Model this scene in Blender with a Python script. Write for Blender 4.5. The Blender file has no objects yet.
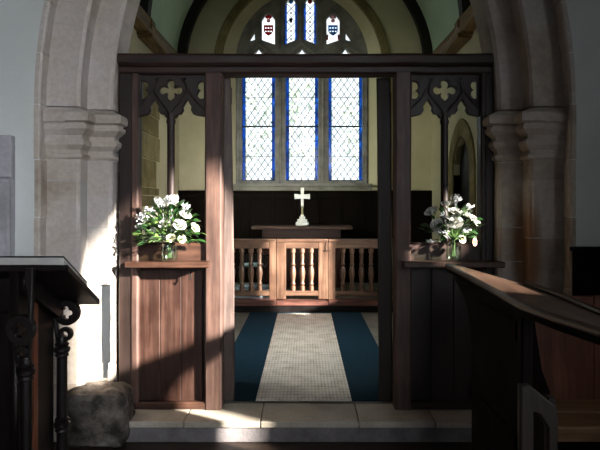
import bpy, bmesh, math, random
from mathutils import Vector, Matrix, noise
random.seed(7)
S = bpy.context.scene
COL = S.collection
PI = math.pi
F = 585.0; H = 1.685; VX = 305.0; VY = 205.0

# ------------------------------------------------------------------ camera
cd = bpy.data.cameras.new('camera'); cam = bpy.data.objects.new('camera', cd); COL.objects.link(cam)
cam.location = (0, 0, H); cam.rotation_euler = (PI/2, 0, 0)
cd.sensor_width = 36; cd.lens = F/600*36
cd.shift_x = -5/600; cd.shift_y = -20/600; cd.clip_start = .02; cd.clip_end = 200
S.camera = cam
# ------------------------------------------------------------------ view, sky
vs = S.view_settings
vs.view_transform = 'Standard'; vs.look = 'None'; vs.gamma = 1; vs.use_curve_mapping = False
vs.exposure = 0.0
S.cycles.max_bounces = 8; S.cycles.diffuse_bounces = 4; S.cycles.transparent_max_bounces = 16
S.cycles.sample_clamp_indirect = 3.0; S.cycles.use_denoising = True
S.cycles.caustics_reflective = False; S.cycles.caustics_refractive = False
W = bpy.data.worlds.new('sky'); S.world = W; W.use_nodes = True
bg = W.node_tree.nodes['Background']; bg.inputs[0].default_value = (.88, .95, 1.0, 1); bg.inputs[1].default_value = 3.0
# ------------------------------------------------------------------ sun
SUN = Vector((-.80, .50, -.30)).normalized()
def sun_lamp(energy):
    l = bpy.data.lights.new('sun', 'SUN'); l.energy = energy; l.angle = math.radians(1.8); l.color = (1, .93, .82)
    o = bpy.data.objects.new('sun', l); COL.objects.link(o); o.location = (20, -10, 12)
    o.rotation_euler = SUN.to_track_quat('-Z', 'Y').to_euler(); return o
sun_lamp(46)
# out-of-frame area lamps: window daylight, and added fill with no window behind it
def daylight(name, loc, d, w, h, power, color=(.80, .90, 1.0), spread=PI):
    l = bpy.data.lights.new(name, 'AREA'); l.shape = 'RECTANGLE'; l.size = w; l.size_y = h; l.energy = power; l.color = color; l.spread = spread
    o = bpy.data.objects.new(name, l); COL.objects.link(o); o.location = loc
    o.rotation_euler = Vector(d).to_track_quat('-Z', 'Z').to_euler(); return o
daylight('fill_nave_south', (3.30, -.9, 2.4), (-5.2, 4.9, -.4), 1.3, 2.0, 28, (.84, .91, 1.0), math.radians(60))  # added for sheen and modelling; the wall has no opening here
daylight('daylight_nave_west_high', (.9, -5.8, 3.4), (-3.1, 9.9, -2.0), 1.2, 1.6, 24, (.93, .96, 1.0), math.radians(44))
daylight('fill_altar_cross', (0, -5.8, 1.85), (0, 1, 0), .75, 1.8, 12)  # added lamp for the cross to reflect; west wall is unpierced
daylight('daylight_chancel_south', (2.28, 5.6, 2.5), (-4.2, 5.3, -1.05), .9, 1.5, 28, (1.0, .97, .88), math.radians(50))
daylight('daylight_chancel_north', (-2.30, 7.4, 2.6), (1, 1.5, -.1), .9, 1.5, 22, (.97, 1.0, .82), math.radians(72))
daylight('fill_chancel_runner', (-2.30, 5.9, 2.9), (2.3, .6, -2.7), .8, 1.2, 26, (1.0, .98, .94), math.radians(62))  # added lamp to brighten the runner; no window at this spot

# ================================================================== helpers
def P(px, py, Y):
    return ((px-VX)/F*Y, H-(py-VY)/F*Y)
def X_(px, Y): return (px-VX)/F*Y
def Z_(py, Y): return H-(py-VY)/F*Y

def link(name, me, mat, parent=None, loc=None):
    o = bpy.data.objects.new(name, me); COL.objects.link(o)
    if mat is not None and len(me.materials) == 0: me.materials.append(mat)
    if parent is not None: o.parent = parent
    if loc is not None: o.location = loc
    return o
def obj(name, bm, mat, parent=None, smooth=False, loc=None):
    bmesh.ops.recalc_face_normals(bm, faces=bm.faces[:])
    me = bpy.data.meshes.new(name); bm.to_mesh(me); bm.free()
    if smooth:
        for p in me.polygons: p.use_smooth = True
        try: me.set_sharp_from_angle(angle=math.radians(38))
        except Exception: pass
    return link(name, me, mat, parent, loc)
def thing(name, label, cat, group=None, loc=(0, 0, 0)):
    o = bpy.data.objects.new(name, None); COL.objects.link(o); o.location = loc
    o.empty_display_size = .1
    o['label'] = label; o['category'] = cat
    if group: o['group'] = group
    return o
def tag(o, label, cat, group=None):
    o['label'] = label; o['category'] = cat
    if group: o['group'] = group
    return o
def struct(o): o['kind'] = 'structure'; return o

def add_box(bm, x0, x1, y0, y1, z0, z1, bev=0.0, seg=1):
    x0, x1 = sorted((x0, x1)); y0, y1 = sorted((y0, y1)); z0, z1 = sorted((z0, z1))
    vs_ = [bm.verts.new(p) for p in [(x0,y0,z0),(x1,y0,z0),(x1,y1,z0),(x0,y1,z0),(x0,y0,z1),(x1,y0,z1),(x1,y1,z1),(x0,y1,z1)]]
    fs = [bm.faces.new([vs_[i] for i in f]) for f in [(0,3,2,1),(4,5,6,7),(0,1,5,4),(1,2,6,5),(2,3,7,6),(3,0,4,7)]]
    if bev > 0:
        es = list({e for f in fs for e in f.edges})
        bmesh.ops.bevel(bm, geom=es, offset=bev, segments=seg, profile=.5, affect='EDGES', clamp_overlap=True)
    return vs_
def box(x0, x1, y0, y1, z0, z1, bev=.004, seg=1):
    bm = bmesh.new(); add_box(bm, x0, x1, y0, y1, z0, z1, bev, seg); return bm
def worn(bm, amp=.006, sc=5.0, cuts=0):
    """slightly uneven, hand-worked surface"""
    if cuts:
        bmesh.ops.subdivide_edges(bm, edges=bm.edges[:], cuts=cuts, use_grid_fill=True)
    for v in bm.verts:
        n = noise.noise_vector(v.co*sc); v.co += n*amp
    return bm
def long_box(x0, x1, y0, y1, z0, z1, axis='Z', n=14, bev=.008, amp=.004, sc=3.0):
    """a timber cut into rings along its length so that it can be worn"""
    bm = bmesh.new()
    L = {'X': (x0, x1), 'Y': (y0, y1), 'Z': (z0, z1)}[axis]
    def ring(t):
        if axis == 'Z': c = [(x0,y0),(x1,y0),(x1,y1),(x0,y1)]
        elif axis == 'X': c = [(y0,z0),(y1,z0),(y1,z1),(y0,z1)]
        else: c = [(x0,z0),(x1,z0),(x1,z1),(x0,z1)]
        out = []
        k = len(c)
        for i in range(k):
            p = Vector(c[i]); a = Vector(c[i-1]); b = Vector(c[(i+1) % k])
            out.append(p+(a-p).normalized()*bev); out.append(p+(b-p).normalized()*bev)
        r = []
        for u, v in out:
            co = {'Z': (u, v, t), 'X': (t, u, v), 'Y': (u, t, v)}[axis]
            co = Vector(co); co += noise.noise_vector(co*sc)*amp
            r.append(bm.verts.new(co))
        return r
    rings = [ring(L[0]+(L[1]-L[0])*i/n) for i in range(n+1)]
    m = len(rings[0])
    for a, b in zip(rings, rings[1:]):
        for i in range(m): bm.faces.new((a[i], a[(i+1) % m], b[(i+1) % m], b[i]))
    bm.faces.new(rings[0][::-1]); bm.faces.new(rings[-1])
    return bm
def add_lathe(bm, prof, cx=0, cy=0, n=16, caps=True, axis='Z'):
    rings = []
    for r, z in prof:
        ring = []
        for i in range(n):
            a = 2*PI*i/n
            if axis == 'Z': co = (cx+r*math.cos(a), cy+r*math.sin(a), z)
            else: co = (cx+r*math.cos(a), z, cy+r*math.sin(a))
            ring.append(bm.verts.new(co))
        rings.append(ring)
    for a, b in zip(rings, rings[1:]):
        for i in range(n): bm.faces.new((a[i], a[(i+1) % n], b[(i+1) % n], b[i]))
    if caps:
        bm.faces.new(rings[0][::-1]); bm.faces.new(rings[-1])
def add_tube(bm, pts, r, n=6, taper=None):
    pts = [Vector(p) for p in pts]; rings = []
    for i, p in enumerate(pts):
        t = (pts[min(i+1, len(pts)-1)]-pts[max(i-1, 0)]).normalized()
        a = t.orthogonal().normalized(); b = t.cross(a)
        if rings:
            pa = (rings[-1][0].co-pts[i-1]); a = (pa-t*pa.dot(t)).normalized(); b = t.cross(a)
        rr = r if taper is None else r*(1+(taper-1)*i/(len(pts)-1))
        rings.append([bm.verts.new(p+(a*math.cos(2*PI*k/n)+b*math.sin(2*PI*k/n))*rr) for k in range(n)])
    for a, b in zip(rings, rings[1:]):
        for i in range(n): bm.faces.new((a[i], a[(i+1) % n], b[(i+1) % n], b[i]))
    bm.faces.new(rings[0][::-1]); bm.faces.new(rings[-1])

def plate(polys, w0, w1, plane='XZ', bev=0.0):
    """a flat sheet with holes: polys[0] outline, the rest holes; from w0 to w1 along the third axis"""
    cu = bpy.data.curves.new('outline', 'CURVE'); cu.dimensions = '2D'; cu.fill_mode = 'BOTH'
    t = (w1-w0)/2
    cu.extrude = max(t-bev, 0); cu.bevel_depth = bev; cu.bevel_resolution = 0
    if bev: cu.offset = -bev
    for poly in polys:
        sp = cu.splines.new('POLY'); sp.points.add(len(poly)-1); sp.use_cyclic_u = True
        for i, (u, v) in enumerate(poly): sp.points[i].co = (u, v, 0, 1)
    ob = bpy.data.objects.new('outline', cu)
    me = bpy.data.meshes.new_from_object(ob)
    bpy.data.objects.remove(ob); bpy.data.curves.remove(cu)
    bm = bmesh.new(); bm.from_mesh(me); bpy.data.meshes.remove(me)
    m = (w0+w1)/2
    for v in bm.verts:
        u, q, w = v.co
        v.co = (u, m-w, q) if plane == 'XZ' else ((m+w, u, q) if plane == 'YZ' else (u, q, m+w))
    bmesh.ops.remove_doubles(bm, verts=bm.verts[:], dist=1e-5)
    return bm
def arc(cx, cy, r, a0, a1, n=10):
    return [(cx+r*math.cos(math.radians(a0+(a1-a0)*i/n)), cy+r*math.sin(math.radians(a0+(a1-a0)*i/n))) for i in range(n+1)]
def star_union(cx, cy, circles, n=64, extra=None, a0=0, a1=360):
    """outline of a union of circles that is star-shaped about (cx, cy)"""
    out = []
    full = (a1-a0) == 360
    for i in range(n if full else n+1):
        a = math.radians(a0+(a1-a0)*i/n); dx, dy = math.cos(a), math.sin(a); best = .0005
        for (ox, oy, r) in circles:
            b = ox*dx+oy*dy; c = ox*ox+oy*oy-r*r; d = b*b-c
            if d >= 0: best = max(best, b+math.sqrt(d))
        if extra: best = max(best, extra(a))
        out.append((cx+dx*best, cy+dy*best))
    return out
def pointed(x0, x1, zb, zs, k=1.0, n=10):
    """outline of a pointed opening: width x0..x1, springing zs; k=.5 half round, 1 equilateral"""
    w = x1-x0; r = w*k
    c1 = x0+r; c2 = x1-r      # centre of left arc, right arc
    xm = (x0+x1)/2
    aL = math.degrees(math.acos(max(-1, min(1, (xm-c1)/r))))
    pts = [(x0, zb), (x1, zb)]
    pts += arc(c2, zs, r, 0, 180-aL, n)
    pts += arc(c1, zs, r, aL, 180, n)[1:]
    return pts
def sweep_plan(path, prof, closed_ends=True):
    """sweep a (outward distance, z) profile along a plan path; outward is to the right of travel"""
    bm = bmesh.new(); n = len(path); rows = []
    pv = [Vector(p) for p in path]
    for i in range(n):
        def nrm(a, b):
            d = (b-a).normalized(); return Vector((d.y, -d.x))
        if i == 0: m = nrm(pv[0], pv[1]); s = 1
        elif i == n-1: m = nrm(pv[-2], pv[-1]); s = 1
        else:
            n1 = nrm(pv[i-1], pv[i]); n2 = nrm(pv[i], pv[i+1]); m = (n1+n2).normalized(); s = 1/max(.3, m.dot(n1))
        rows.append([bm.verts.new((pv[i].x+m.x*d*s, pv[i].y+m.y*d*s, z)) for d, z in prof])
    k = len(prof)
    for a, b in zip(rows, rows[1:]):
        for j in range(k): bm.faces.new((a[j], a[(j+1) % k], b[(j+1) % k], b[j]))
    bm.faces.new(rows[0]); bm.faces.new(rows[-1][::-1])
    return bm

# ================================================================== materials
def newmat(name):
    m = bpy.data.materials.new(name); m.use_nodes = True
    nt = m.node_tree; b = nt.nodes['Principled BSDF']; return m, nt, b
def N(nt, t, **kw):
    n = nt.nodes.new(t)
    for k, v in kw.items(): setattr(n, k, v)
    return n
def ramp(nt, fac, cols, pos=None):
    r = N(nt, 'ShaderNodeValToRGB'); e = r.color_ramp.elements
    while len(e) < len(cols): e.new(.5)
    for i, c in enumerate(cols):
        e[i].position = pos[i] if pos else i/(len(cols)-1); e[i].color = (*c, 1)
    nt.links.new(fac, r.inputs[0]); return r.outputs[0]
def mapped(nt, scale):
    tc = N(nt, 'ShaderNodeTexCoord'); mp = N(nt, 'ShaderNodeMapping'); mp.inputs['Scale'].default_value = scale
    nt.links.new(tc.outputs['Object'], mp.inputs[0]); return mp.outputs[0]
def noise_tex(nt, vec, scale, detail=5, rough=.6):
    t = N(nt, 'ShaderNodeTexNoise'); t.inputs['Scale'].default_value = scale; t.inputs['Detail'].default_value = detail; t.inputs['Roughness'].default_value = rough
    nt.links.new(vec, t.inputs['Vector']); return t
def bump(nt, b, h, strength=.3, dist=.01):
    n = N(nt, 'ShaderNodeBump'); n.inputs['Strength'].default_value = strength; n.inputs['Distance'].default_value = dist
    nt.links.new(h, n.inputs['Height']); nt.links.new(n.outputs[0], b.inputs['Normal'])
WK = .62
def wood(name, c0, c1, rough=.45, axis='Z', spec=.4, fleck=None):
    m, nt, b = newmat(name)
    sc = {'Z': (14, 14, .9), 'X': (.9, 14, 14), 'Y': (14, .9, 14)}[axis]
    c0 = tuple(x*WK for x in c0); c1 = tuple(x*WK for x in c1)
    v = mapped(nt, sc); t = noise_tex(nt, v, 2.2, 8, .65)
    v2 = mapped(nt, (1, 1, 1)); t2 = noise_tex(nt, v2, 3.5, 4, .6)
    c = ramp(nt, t.outputs['Fac'], [tuple(x*.55 for x in c0), c0, c1], [.3, .5, .75])
    mx = N(nt, 'ShaderNodeMix', data_type='RGBA', blend_type='MULTIPLY'); mx.inputs[0].default_value = .7
    c2 = ramp(nt, t2.outputs['Fac'], [(.55, .5, .5), (1.1, 1.05, 1)], [.35, .65])
    nt.links.new(c, mx.inputs[6]); nt.links.new(c2, mx.inputs[7])
    nt.links.new(mx.outputs[2], b.inputs['Base Color'])
    r = ramp(nt, t2.outputs['Fac'], [(rough-.08,)*3, (rough+.14,)*3], [.3, .7])
    nt.links.new(r, b.inputs['Roughness']); b.inputs['Specular IOR Level'].default_value = spec
    bump(nt, b, t.outputs['Fac'], .25, .004); return m
def stone(name, c0, c1, c2, sc=3.0, bumps=.5, island=.24, rough=.85, stain=None):
    m, nt, b = newmat(name)
    v = mapped(nt, (1, 1, 1)); t = noise_tex(nt, v, sc, 7, .62); tf = noise_tex(nt, v, sc*14, 4, .7)
    g = N(nt, 'ShaderNodeNewGeometry')
    mix = N(nt, 'ShaderNodeMath', operation='MULTIPLY_ADD'); mix.inputs[1].default_value = island
    nt.links.new(g.outputs['Random Per Island'], mix.inputs[0])
    add = N(nt, 'ShaderNodeMath', operation='SUBTRACT'); nt.links.new(t.outputs['Fac'], add.inputs[0]); add.inputs[1].default_value = island/2
    nt.links.new(add.outputs[0], mix.inputs[2])
    c = ramp(nt, mix.outputs[0], [c0, c1, c2], [.3, .5, .72])
    mx = N(nt, 'ShaderNodeMix', data_type='RGBA', blend_type='MULTIPLY'); mx.inputs[0].default_value = .5
    cf = ramp(nt, tf.outputs['Fac'], [(.7, .7, .7), (1.1, 1.1, 1.1)], [.3, .7])
    nt.links.new(c, mx.inputs[6]); nt.links.new(cf, mx.inputs[7]); col = mx.outputs[2]
    if stain:                                            # rust-brown damp stain with its own outline
        (px_, pz_, rx_, rz_) = stain
        sp = N(nt, 'ShaderNodeVectorMath', operation='SUBTRACT'); sp.inputs[1].default_value = (px_, 0, pz_); nt.links.new(v, sp.inputs[0])
        sc_ = N(nt, 'ShaderNodeVectorMath', operation='MULTIPLY'); sc_.inputs[1].default_value = (1/rx_, 0, 1/rz_); nt.links.new(sp.outputs[0], sc_.inputs[0])
        ln = N(nt, 'ShaderNodeVectorMath', operation='LENGTH'); nt.links.new(sc_.outputs[0], ln.inputs[0])
        ad = N(nt, 'ShaderNodeMath', operation='ADD'); nt.links.new(ln.outputs['Value'], ad.inputs[0]); nt.links.new(t.outputs['Fac'], ad.inputs[1])
        mr = N(nt, 'ShaderNodeMapRange'); mr.inputs[1].default_value = 1.15; mr.inputs[2].default_value = 1.75; mr.inputs[3].default_value = .85; mr.inputs[4].default_value = 0
        nt.links.new(ad.outputs[0], mr.inputs[0])
        ms = N(nt, 'ShaderNodeMix', data_type='RGBA'); nt.links.new(mr.outputs[0], ms.inputs[0]); nt.links.new(col, ms.inputs[6]); ms.inputs[7].default_value = (.19, .095, .045, 1); col = ms.outputs[2]
    nt.links.new(col, b.inputs['Base Color'])
    b.inputs['Roughness'].default_value = rough; b.inputs['Specular IOR Level'].default_value = .2
    h = N(nt, 'ShaderNodeMath', operation='ADD'); nt.links.new(t.outputs['Fac'], h.inputs[0]); nt.links.new(tf.outputs['Fac'], h.inputs[1])
    bump(nt, b, h.outputs[0], bumps, .01); return m
def plaster(name, c0, c1):
    m, nt, b = newmat(name)
    v = mapped(nt, (1, 1, 1)); t = noise_tex(nt, v, 1.1, 6, .6); t2 = noise_tex(nt, v, 40, 3, .6)
    nt.links.new(ramp(nt, t.outputs['Fac'], [c0, c1], [.35, .65]), b.inputs['Base Color'])
    b.inputs['Roughness'].default_value = .9; b.inputs['Specular IOR Level'].default_value = .15
    h = N(nt, 'ShaderNodeMath', operation='MULTIPLY_ADD'); h.inputs[1].default_value = .25
    nt.links.new(t2.outputs['Fac'], h.inputs[0]); nt.links.new(t.outputs['Fac'], h.inputs[2])
    bump(nt, b, h.outputs[0], .35, .02); return m
def plain(name, c, rough=.6, metal=0, spec=.4, var=.12, sc=8):
    m, nt, b = newmat(name)
    v = mapped(nt, (1, 1, 1)); t = noise_tex(nt, v, sc, 4, .6)
    nt.links.new(ramp(nt, t.outputs['Fac'], [tuple(x*(1-var) for x in c), tuple(min(1, x*(1+var)) for x in c)], [.3, .7]), b.inputs['Base Color'])
    b.inputs['Roughness'].default_value = rough; b.inputs['Metallic'].default_value = metal; b.inputs['Specular IOR Level'].default_value = spec
    return m
def pane_glass(name, c, var=.1, gloss=.04):
    """thin window glass: tinted, see-through, faintly uneven"""
    m = bpy.data.materials.new(name); m.use_nodes = True; nt = m.node_tree; nt.nodes.clear()
    out = N(nt, 'ShaderNodeOutputMaterial'); tr = N(nt, 'ShaderNodeBsdfTransparent'); gl = N(nt, 'ShaderNodeBsdfGlossy'); mx = N(nt, 'ShaderNodeMixShader')
    v = mapped(nt, (1, 1, 1)); t = noise_tex(nt, v, 7, 4, .6)
    nt.links.new(ramp(nt, t.outputs['Fac'], [tuple(x*(1-var) for x in c), c], [.35, .6]), tr.inputs[0])
    gl.inputs['Roughness'].default_value = .15; mx.inputs[0].default_value = gloss
    nt.links.new(tr.outputs[0], mx.inputs[1]); nt.links.new(gl.outputs[0], mx.inputs[2]); nt.links.new(mx.outputs[0], out.inputs[0])
    return m

M = {}
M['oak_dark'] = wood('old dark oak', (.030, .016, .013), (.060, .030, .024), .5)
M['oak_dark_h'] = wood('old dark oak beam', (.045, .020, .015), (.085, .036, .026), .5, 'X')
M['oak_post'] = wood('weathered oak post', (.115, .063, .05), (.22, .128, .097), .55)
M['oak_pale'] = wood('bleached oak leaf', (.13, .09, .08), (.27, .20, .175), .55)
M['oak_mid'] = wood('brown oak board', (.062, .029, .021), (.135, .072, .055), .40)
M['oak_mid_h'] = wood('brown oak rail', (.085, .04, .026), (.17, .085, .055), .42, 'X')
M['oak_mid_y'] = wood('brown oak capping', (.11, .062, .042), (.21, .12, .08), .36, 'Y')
M['oak_rail'] = wood('pale brown oak', (.18, .10, .065), (.34, .21, .14), .4)
M['oak_rail_h'] = wood('pale brown oak rail', (.18, .10, .065), (.34, .21, .14), .4, 'X')
M['mahogany'] = wood('red polished wood', (.045, .013, .007), (.10, .03, .015), .3)
M['mahogany_h'] = wood('red polished wood board', (.04, .013, .008), (.09, .028, .016), .35, 'X')
M['mahogany_red'] = wood('reddish lip', (.10, .03, .018), (.19, .06, .035), .35, 'Y')
M['reredos'] = wood('blackened panelling', (.008, .005, .004), (.016, .010, .008), .75, 'Z', .08)
M['sill_red'] = wood('reddish sill', (.16, .065, .05), (.30, .13, .10), .45, 'X')
M['black_wood'] = wood('dark stained wood', (.009, .006, .006), (.018, .011, .010), .42, 'Z', .22)
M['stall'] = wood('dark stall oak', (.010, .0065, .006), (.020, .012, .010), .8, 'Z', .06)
M['seat'] = wood('bench oak', (.36, .20, .10), (.58, .34, .19), .5, 'X')
M['frame_dark'] = wood('worn dark frame', (.04, .028, .022), (.075, .055, .042), .6, 'Z', .2)
M['roof_oak'] = wood('roof timber', (.30, .18, .065), (.55, .36, .14), .6, 'Y')
M['rib'] = wood('dark roof rib', (.012, .009, .006), (.03, .02, .013), .6, 'X')
M['stone'] = stone('pier sandstone', (.28, .225, .18), (.45, .39, .335), (.50, .46, .45), 2.0, stain=(1.60, 1.33, .075, .40))
M['stone_dark'] = stone('browned pier sandstone', (.15, .10, .075), (.27, .22, .19), (.33, .28, .26), 2.2)
M['tablet'] = stone('lilac-grey wall stone', (.27, .26, .27), (.36, .35, .37), (.43, .42, .44), 2.5)
M['plinth'] = stone('rough stained plinth stone', (.035, .03, .026), (.18, .155, .135), (.44, .41, .38), 6, 1.0)
M['tracery'] = stone('window stone', (.15, .145, .14), (.25, .24, .225), (.34, .33, .31), 4, .4)
M['quoin'] = stone('ochre quoin stone', (.13, .10, .04), (.22, .175, .075), (.33, .28, .15), 3, .4)
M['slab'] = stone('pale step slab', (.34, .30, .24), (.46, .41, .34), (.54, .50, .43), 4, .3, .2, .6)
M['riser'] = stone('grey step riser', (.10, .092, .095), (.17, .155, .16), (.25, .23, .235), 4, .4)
M['mortar'] = plaster('lime mortar', (.36, .34, .32), (.46, .44, .42))
M['tile'] = stone('floor flag', (.10, .09, .075), (.17, .155, .13), (.24, .22, .19), 4, .3, .3, .45)
M['nave_floor'] = wood('nave floor boards', (.06, .04, .028), (.12, .082, .058), .5, 'X')
M['plaster'] = plaster('white limewash', (.50, .52, .50), (.60, .62, .60))
M['dim_plaster'] = plaster('low-bounce limewash', (.10, .09, .075), (.16, .145, .12))  # for unseen nave surfaces, made dark to cut bounced light
M['cream'] = plaster('cream limewash', (.50, .46, .30), (.62, .58, .40))
M['vault'] = plaster('green-white vault plaster', (.44, .58, .44), (.54, .68, .53))
M['carpet'] = plain('blue carpet', (.005, .024, .042), .95, 0, .1, .35, 60)
M['silver'] = plain('polished silver', (.90, .89, .82), .34, .85, .5, .04, 12)
M['gold'] = plain('aged brass', (.45, .40, .22), .35, .9, .5, .1, 20)
M['iron'] = plain('black iron', (.012, .012, .013), .5, .6)
M['lead'] = plain('window lead', (.02, .021, .024), .6, .3)
M['glass_white'] = pane_glass('clear quarry glass', (.78, .80, .80), .15)
M['glass_blue'] = pane_glass('blue border glass', (.07, .25, .62), .5)
M['glass_red'] = pane_glass('red glass', (.30, .012, .02), .4)
M['glass_sky'] = pane_glass('pale blue glass', (.12, .24, .42), .4)
M['glass_pink'] = pane_glass('pink glass', (.36, .24, .24), .3)
M['glass_dark'] = pane_glass('dark painted glass', (.03, .035, .06), .4)
M['petal'] = plain('white petal', (.50, .50, .46), .6, 0, .3, .06, 20)
M['petal_c'] = plain('cream petal', (.58, .57, .40), .6, 0, .3, .1, 20)
M['pink'] = plain('blush petal', (.62, .38, .30), .6, 0, .3, .1, 20)
M['lace'] = plain('tiny white blossom', (.50, .52, .54), .7, 0, .2, .1, 20)
M['leaf'] = plain('green leaf', (.015, .050, .011), .4, 0, .5, .5, 18)
M['leaf_p'] = plain('pale green leaf', (.075, .13, .032), .45, 0, .4, .4, 18)
M['stem'] = plain('flower stem', (.09, .17, .045), .5)
M['lectern_top'] = plain('grey desk cover', (.33, .32, .30), .55, 0, .3, .1, 10)
M['rim'] = plain('black rim', (.010, .011, .012), .4)
M['vase'] = pane_glass('vase glass', (.90, .94, .90), .06, .10)
def runner_mat():
    m, nt, b = newmat('woven pale runner')
    v = mapped(nt, (1, 1, 1))
    w1 = N(nt, 'ShaderNodeTexWave', wave_type='BANDS', bands_direction='X'); w1.inputs['Scale'].default_value = 11; w1.inputs['Distortion'].default_value = .6
    w2 = N(nt, 'ShaderNodeTexWave', wave_type='BANDS', bands_direction='Y'); w2.inputs['Scale'].default_value = 4.5; w2.inputs['Distortion'].default_value = .8
    nt.links.new(v, w1.inputs[0]); nt.links.new(v, w2.inputs[0])
    t = noise_tex(nt, v, 6, 6, .65)
    mul = N(nt, 'ShaderNodeMath', operation='MULTIPLY'); nt.links.new(w1.outputs['Fac'], mul.inputs[0]); nt.links.new(w2.outputs['Fac'], mul.inputs[1])
    add = N(nt, 'ShaderNodeMath', operation='MULTIPLY_ADD'); nt.links.new(mul.outputs[0], add.inputs[0]); add.inputs[1].default_value = .35; nt.links.new(t.outputs['Fac'], add.inputs[2])
    nt.links.new(ramp(nt, add.outputs[0], [(.36, .34, .28), (.64, .61, .54), (.80, .78, .73)], [.38, .58, .80]), b.inputs['Base Color'])
    b.inputs['Roughness'].default_value = .36; b.inputs['Specular IOR Level'].default_value = .6
    bump(nt, b, mul.outputs[0], .9, .01); return m
M['runner'] = runner_mat()
def woven():
    m, nt, b = newmat('grey woven cloth')
    v = mapped(nt, (1, 1, 1)); k = N(nt, 'ShaderNodeTexChecker'); k.inputs['Scale'].default_value = 170
    k.inputs[1].default_value = (.28, .28, .27, 1); k.inputs[2].default_value = (.62, .60, .56, 1)
    nt.links.new(v, k.inputs[0]); nt.links.new(k.outputs[0], b.inputs['Base Color']); b.inputs['Roughness'].default_value = .9; return m
M['woven'] = woven()
def bark(): return plain('bark', (.12, .09, .06), .9, 0, .1, .3, 6)

# ================================================================== STRUCTURE
WN, WE, WW = 3.40, 4.05, -6.0     # nave half width, east face, west face
CX = 2.35                         # chancel half width
YE = 10.9                         # chancel east wall
ZS = 2.383                        # springing of the chancel arch
A = 1.42                          # half span of the inner order
R0 = 3.2; C0 = R0-A               # arc radius, centre offset

def arch_path(off, n=28, zb=None):
    """points up the left jamb, over the pointed arch and down the right, at distance off outside the inner edge"""
    r = R0+off; apex = math.degrees(math.acos(C0/r))
    L = arc(C0, ZS, r, 180, 180-apex, n)
    Rr = [(-x, z) for x, z in L[::-1]][1:]
    return L, Rr
# --- nave shell
struct(obj('floor', box(-WN-.3, WN+.3, WW-.3, 4.17, -.12, 0, 0), M['nave_floor']))
struct(obj('ceiling', box(-WN-.3, WN+.3, WW-.3, 5.0, 5.6, 5.8, 0), M['dim_plaster']))
struct(obj('wall_nave_north', box(-WN-.3, -WN, WW-.3, 5.0, 0, 5.6, 0), M['dim_plaster']))
struct(obj('wall_nave_west', box(-WN, WN, WW-.3, WW, 0, 5.6, 0), M['dim_plaster']))
# south nave wall, with unseen openings shaped to place the sun patches
sw = plate([[(WW-.3, 0), (5.0, 0), (5.0, 5.6), (WW-.3, 5.6)],
            ([(.85, 1.40), (1.80, 1.40), (1.80, 2.2), (2.15, 2.2)]+pointed(.85, 2.15, 1.40, 2.75, .75)[2:])[::-1], pointed(2.565, 3.0, 2.16, 2.50, .6)[::-1]], WN, WN+.3, 'YZ')
struct(obj('wall_nave_south', sw, M['dim_plaster']))
# wall between nave and chancel, opened by the chancel arch
L, Rr = arch_path(.425)
hole = [(L[0][0], 0)]+L+Rr+[(-L[0][0], 0)]
ow = plate([[(-WN-.3, 0)]+hole+[(WN+.3, 0), (WN+.3, 8), (-WN-.3, 8)]], WE, 4.56, 'XZ')
struct(obj('wall_nave_east', ow, M['plaster']))

# --- chancel arch: separate voussoirs and jamb stones of two square orders
trim = bpy.data.objects.new('trim_1', None); COL.objects.link(trim); trim.location = (0, 4.3, 0); struct(trim)
def order(n0, n1, y0, y1, joints, courses, cham):
    bm = bmesh.new()
    prof = [(n0+cham, y0), (n1, y0), (n1, y1), (n0, y1), (n0, y0+cham)]
    def seg(path):
        rows = []
        for (x, z, nx, nz) in path:
            rows.append([bm.verts.new((x+nx*n, y, z+nz*n)) for n, y in prof])
        k = len(prof)
        for a, b in zip(rows, rows[1:]):
            for j in range(k): bm.faces.new((a[j], b[j], b[(j+1) % k], a[(j+1) % k]))
        bm.faces.new(rows[0]); bm.faces.new(rows[-1][::-1])
    apex = math.acos(C0/R0)
    for s in (-1, 1):
        g = .0035
        for z0, z1 in zip(courses, courses[1:]):
            jx = random.uniform(-.004, .004)
            seg([(s*(A-jx), z, s, 0) for z in (z0+g, z1-g)])
        for i in range(len(joints)-1):
            a0 = joints[i]*apex+g/R0; a1 = joints[i+1]*apex-g/R0
            seg([(-s*C0+s*R0*math.cos(a0+(a1-a0)*k/5), ZS+R0*math.sin(a0+(a1-a0)*k/5), s*math.cos(a0+(a1-a0)*k/5), math.sin(a0+(a1-a0)*k/5)) for k in range(6)])
    return bm
jin = [0, .21, .45, .68, .88, 1.0]; jout = [0, .17, .36, .58, .79, 1.0]
for nm, n0, n1, y0, jn, cs, ch in (('inner_arch_order', 0, .20, 4.30, jin, [0, .5, 1.27, 1.52, 2.0, ZS], .025), ('outer_arch_order', .18, .44, 4.15, jout, [0, .42, .95, 1.45, 1.86, ZS], .02)):
    c = obj(nm, order(n0, n1, y0, 4.58, jn, cs, ch), M['stone'], trim); c.location = (0, -4.3, 0)
    c = obj('mortar', order(n0+.004, n1-.004, y0+.004, 4.57, [k/24 for k in range(25)], [0, ZS], ch), M['mortar'], trim); c.location = (0, -4.3, 0)
c = obj('edge_roll', order(.412, .452, 4.042, 4.16, [k/10 for k in range(11)], [0, .6, 1.1, 1.6, 2.0, ZS], .012), M['stone'], trim); c.location = (0, -4.3, 0)
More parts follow.
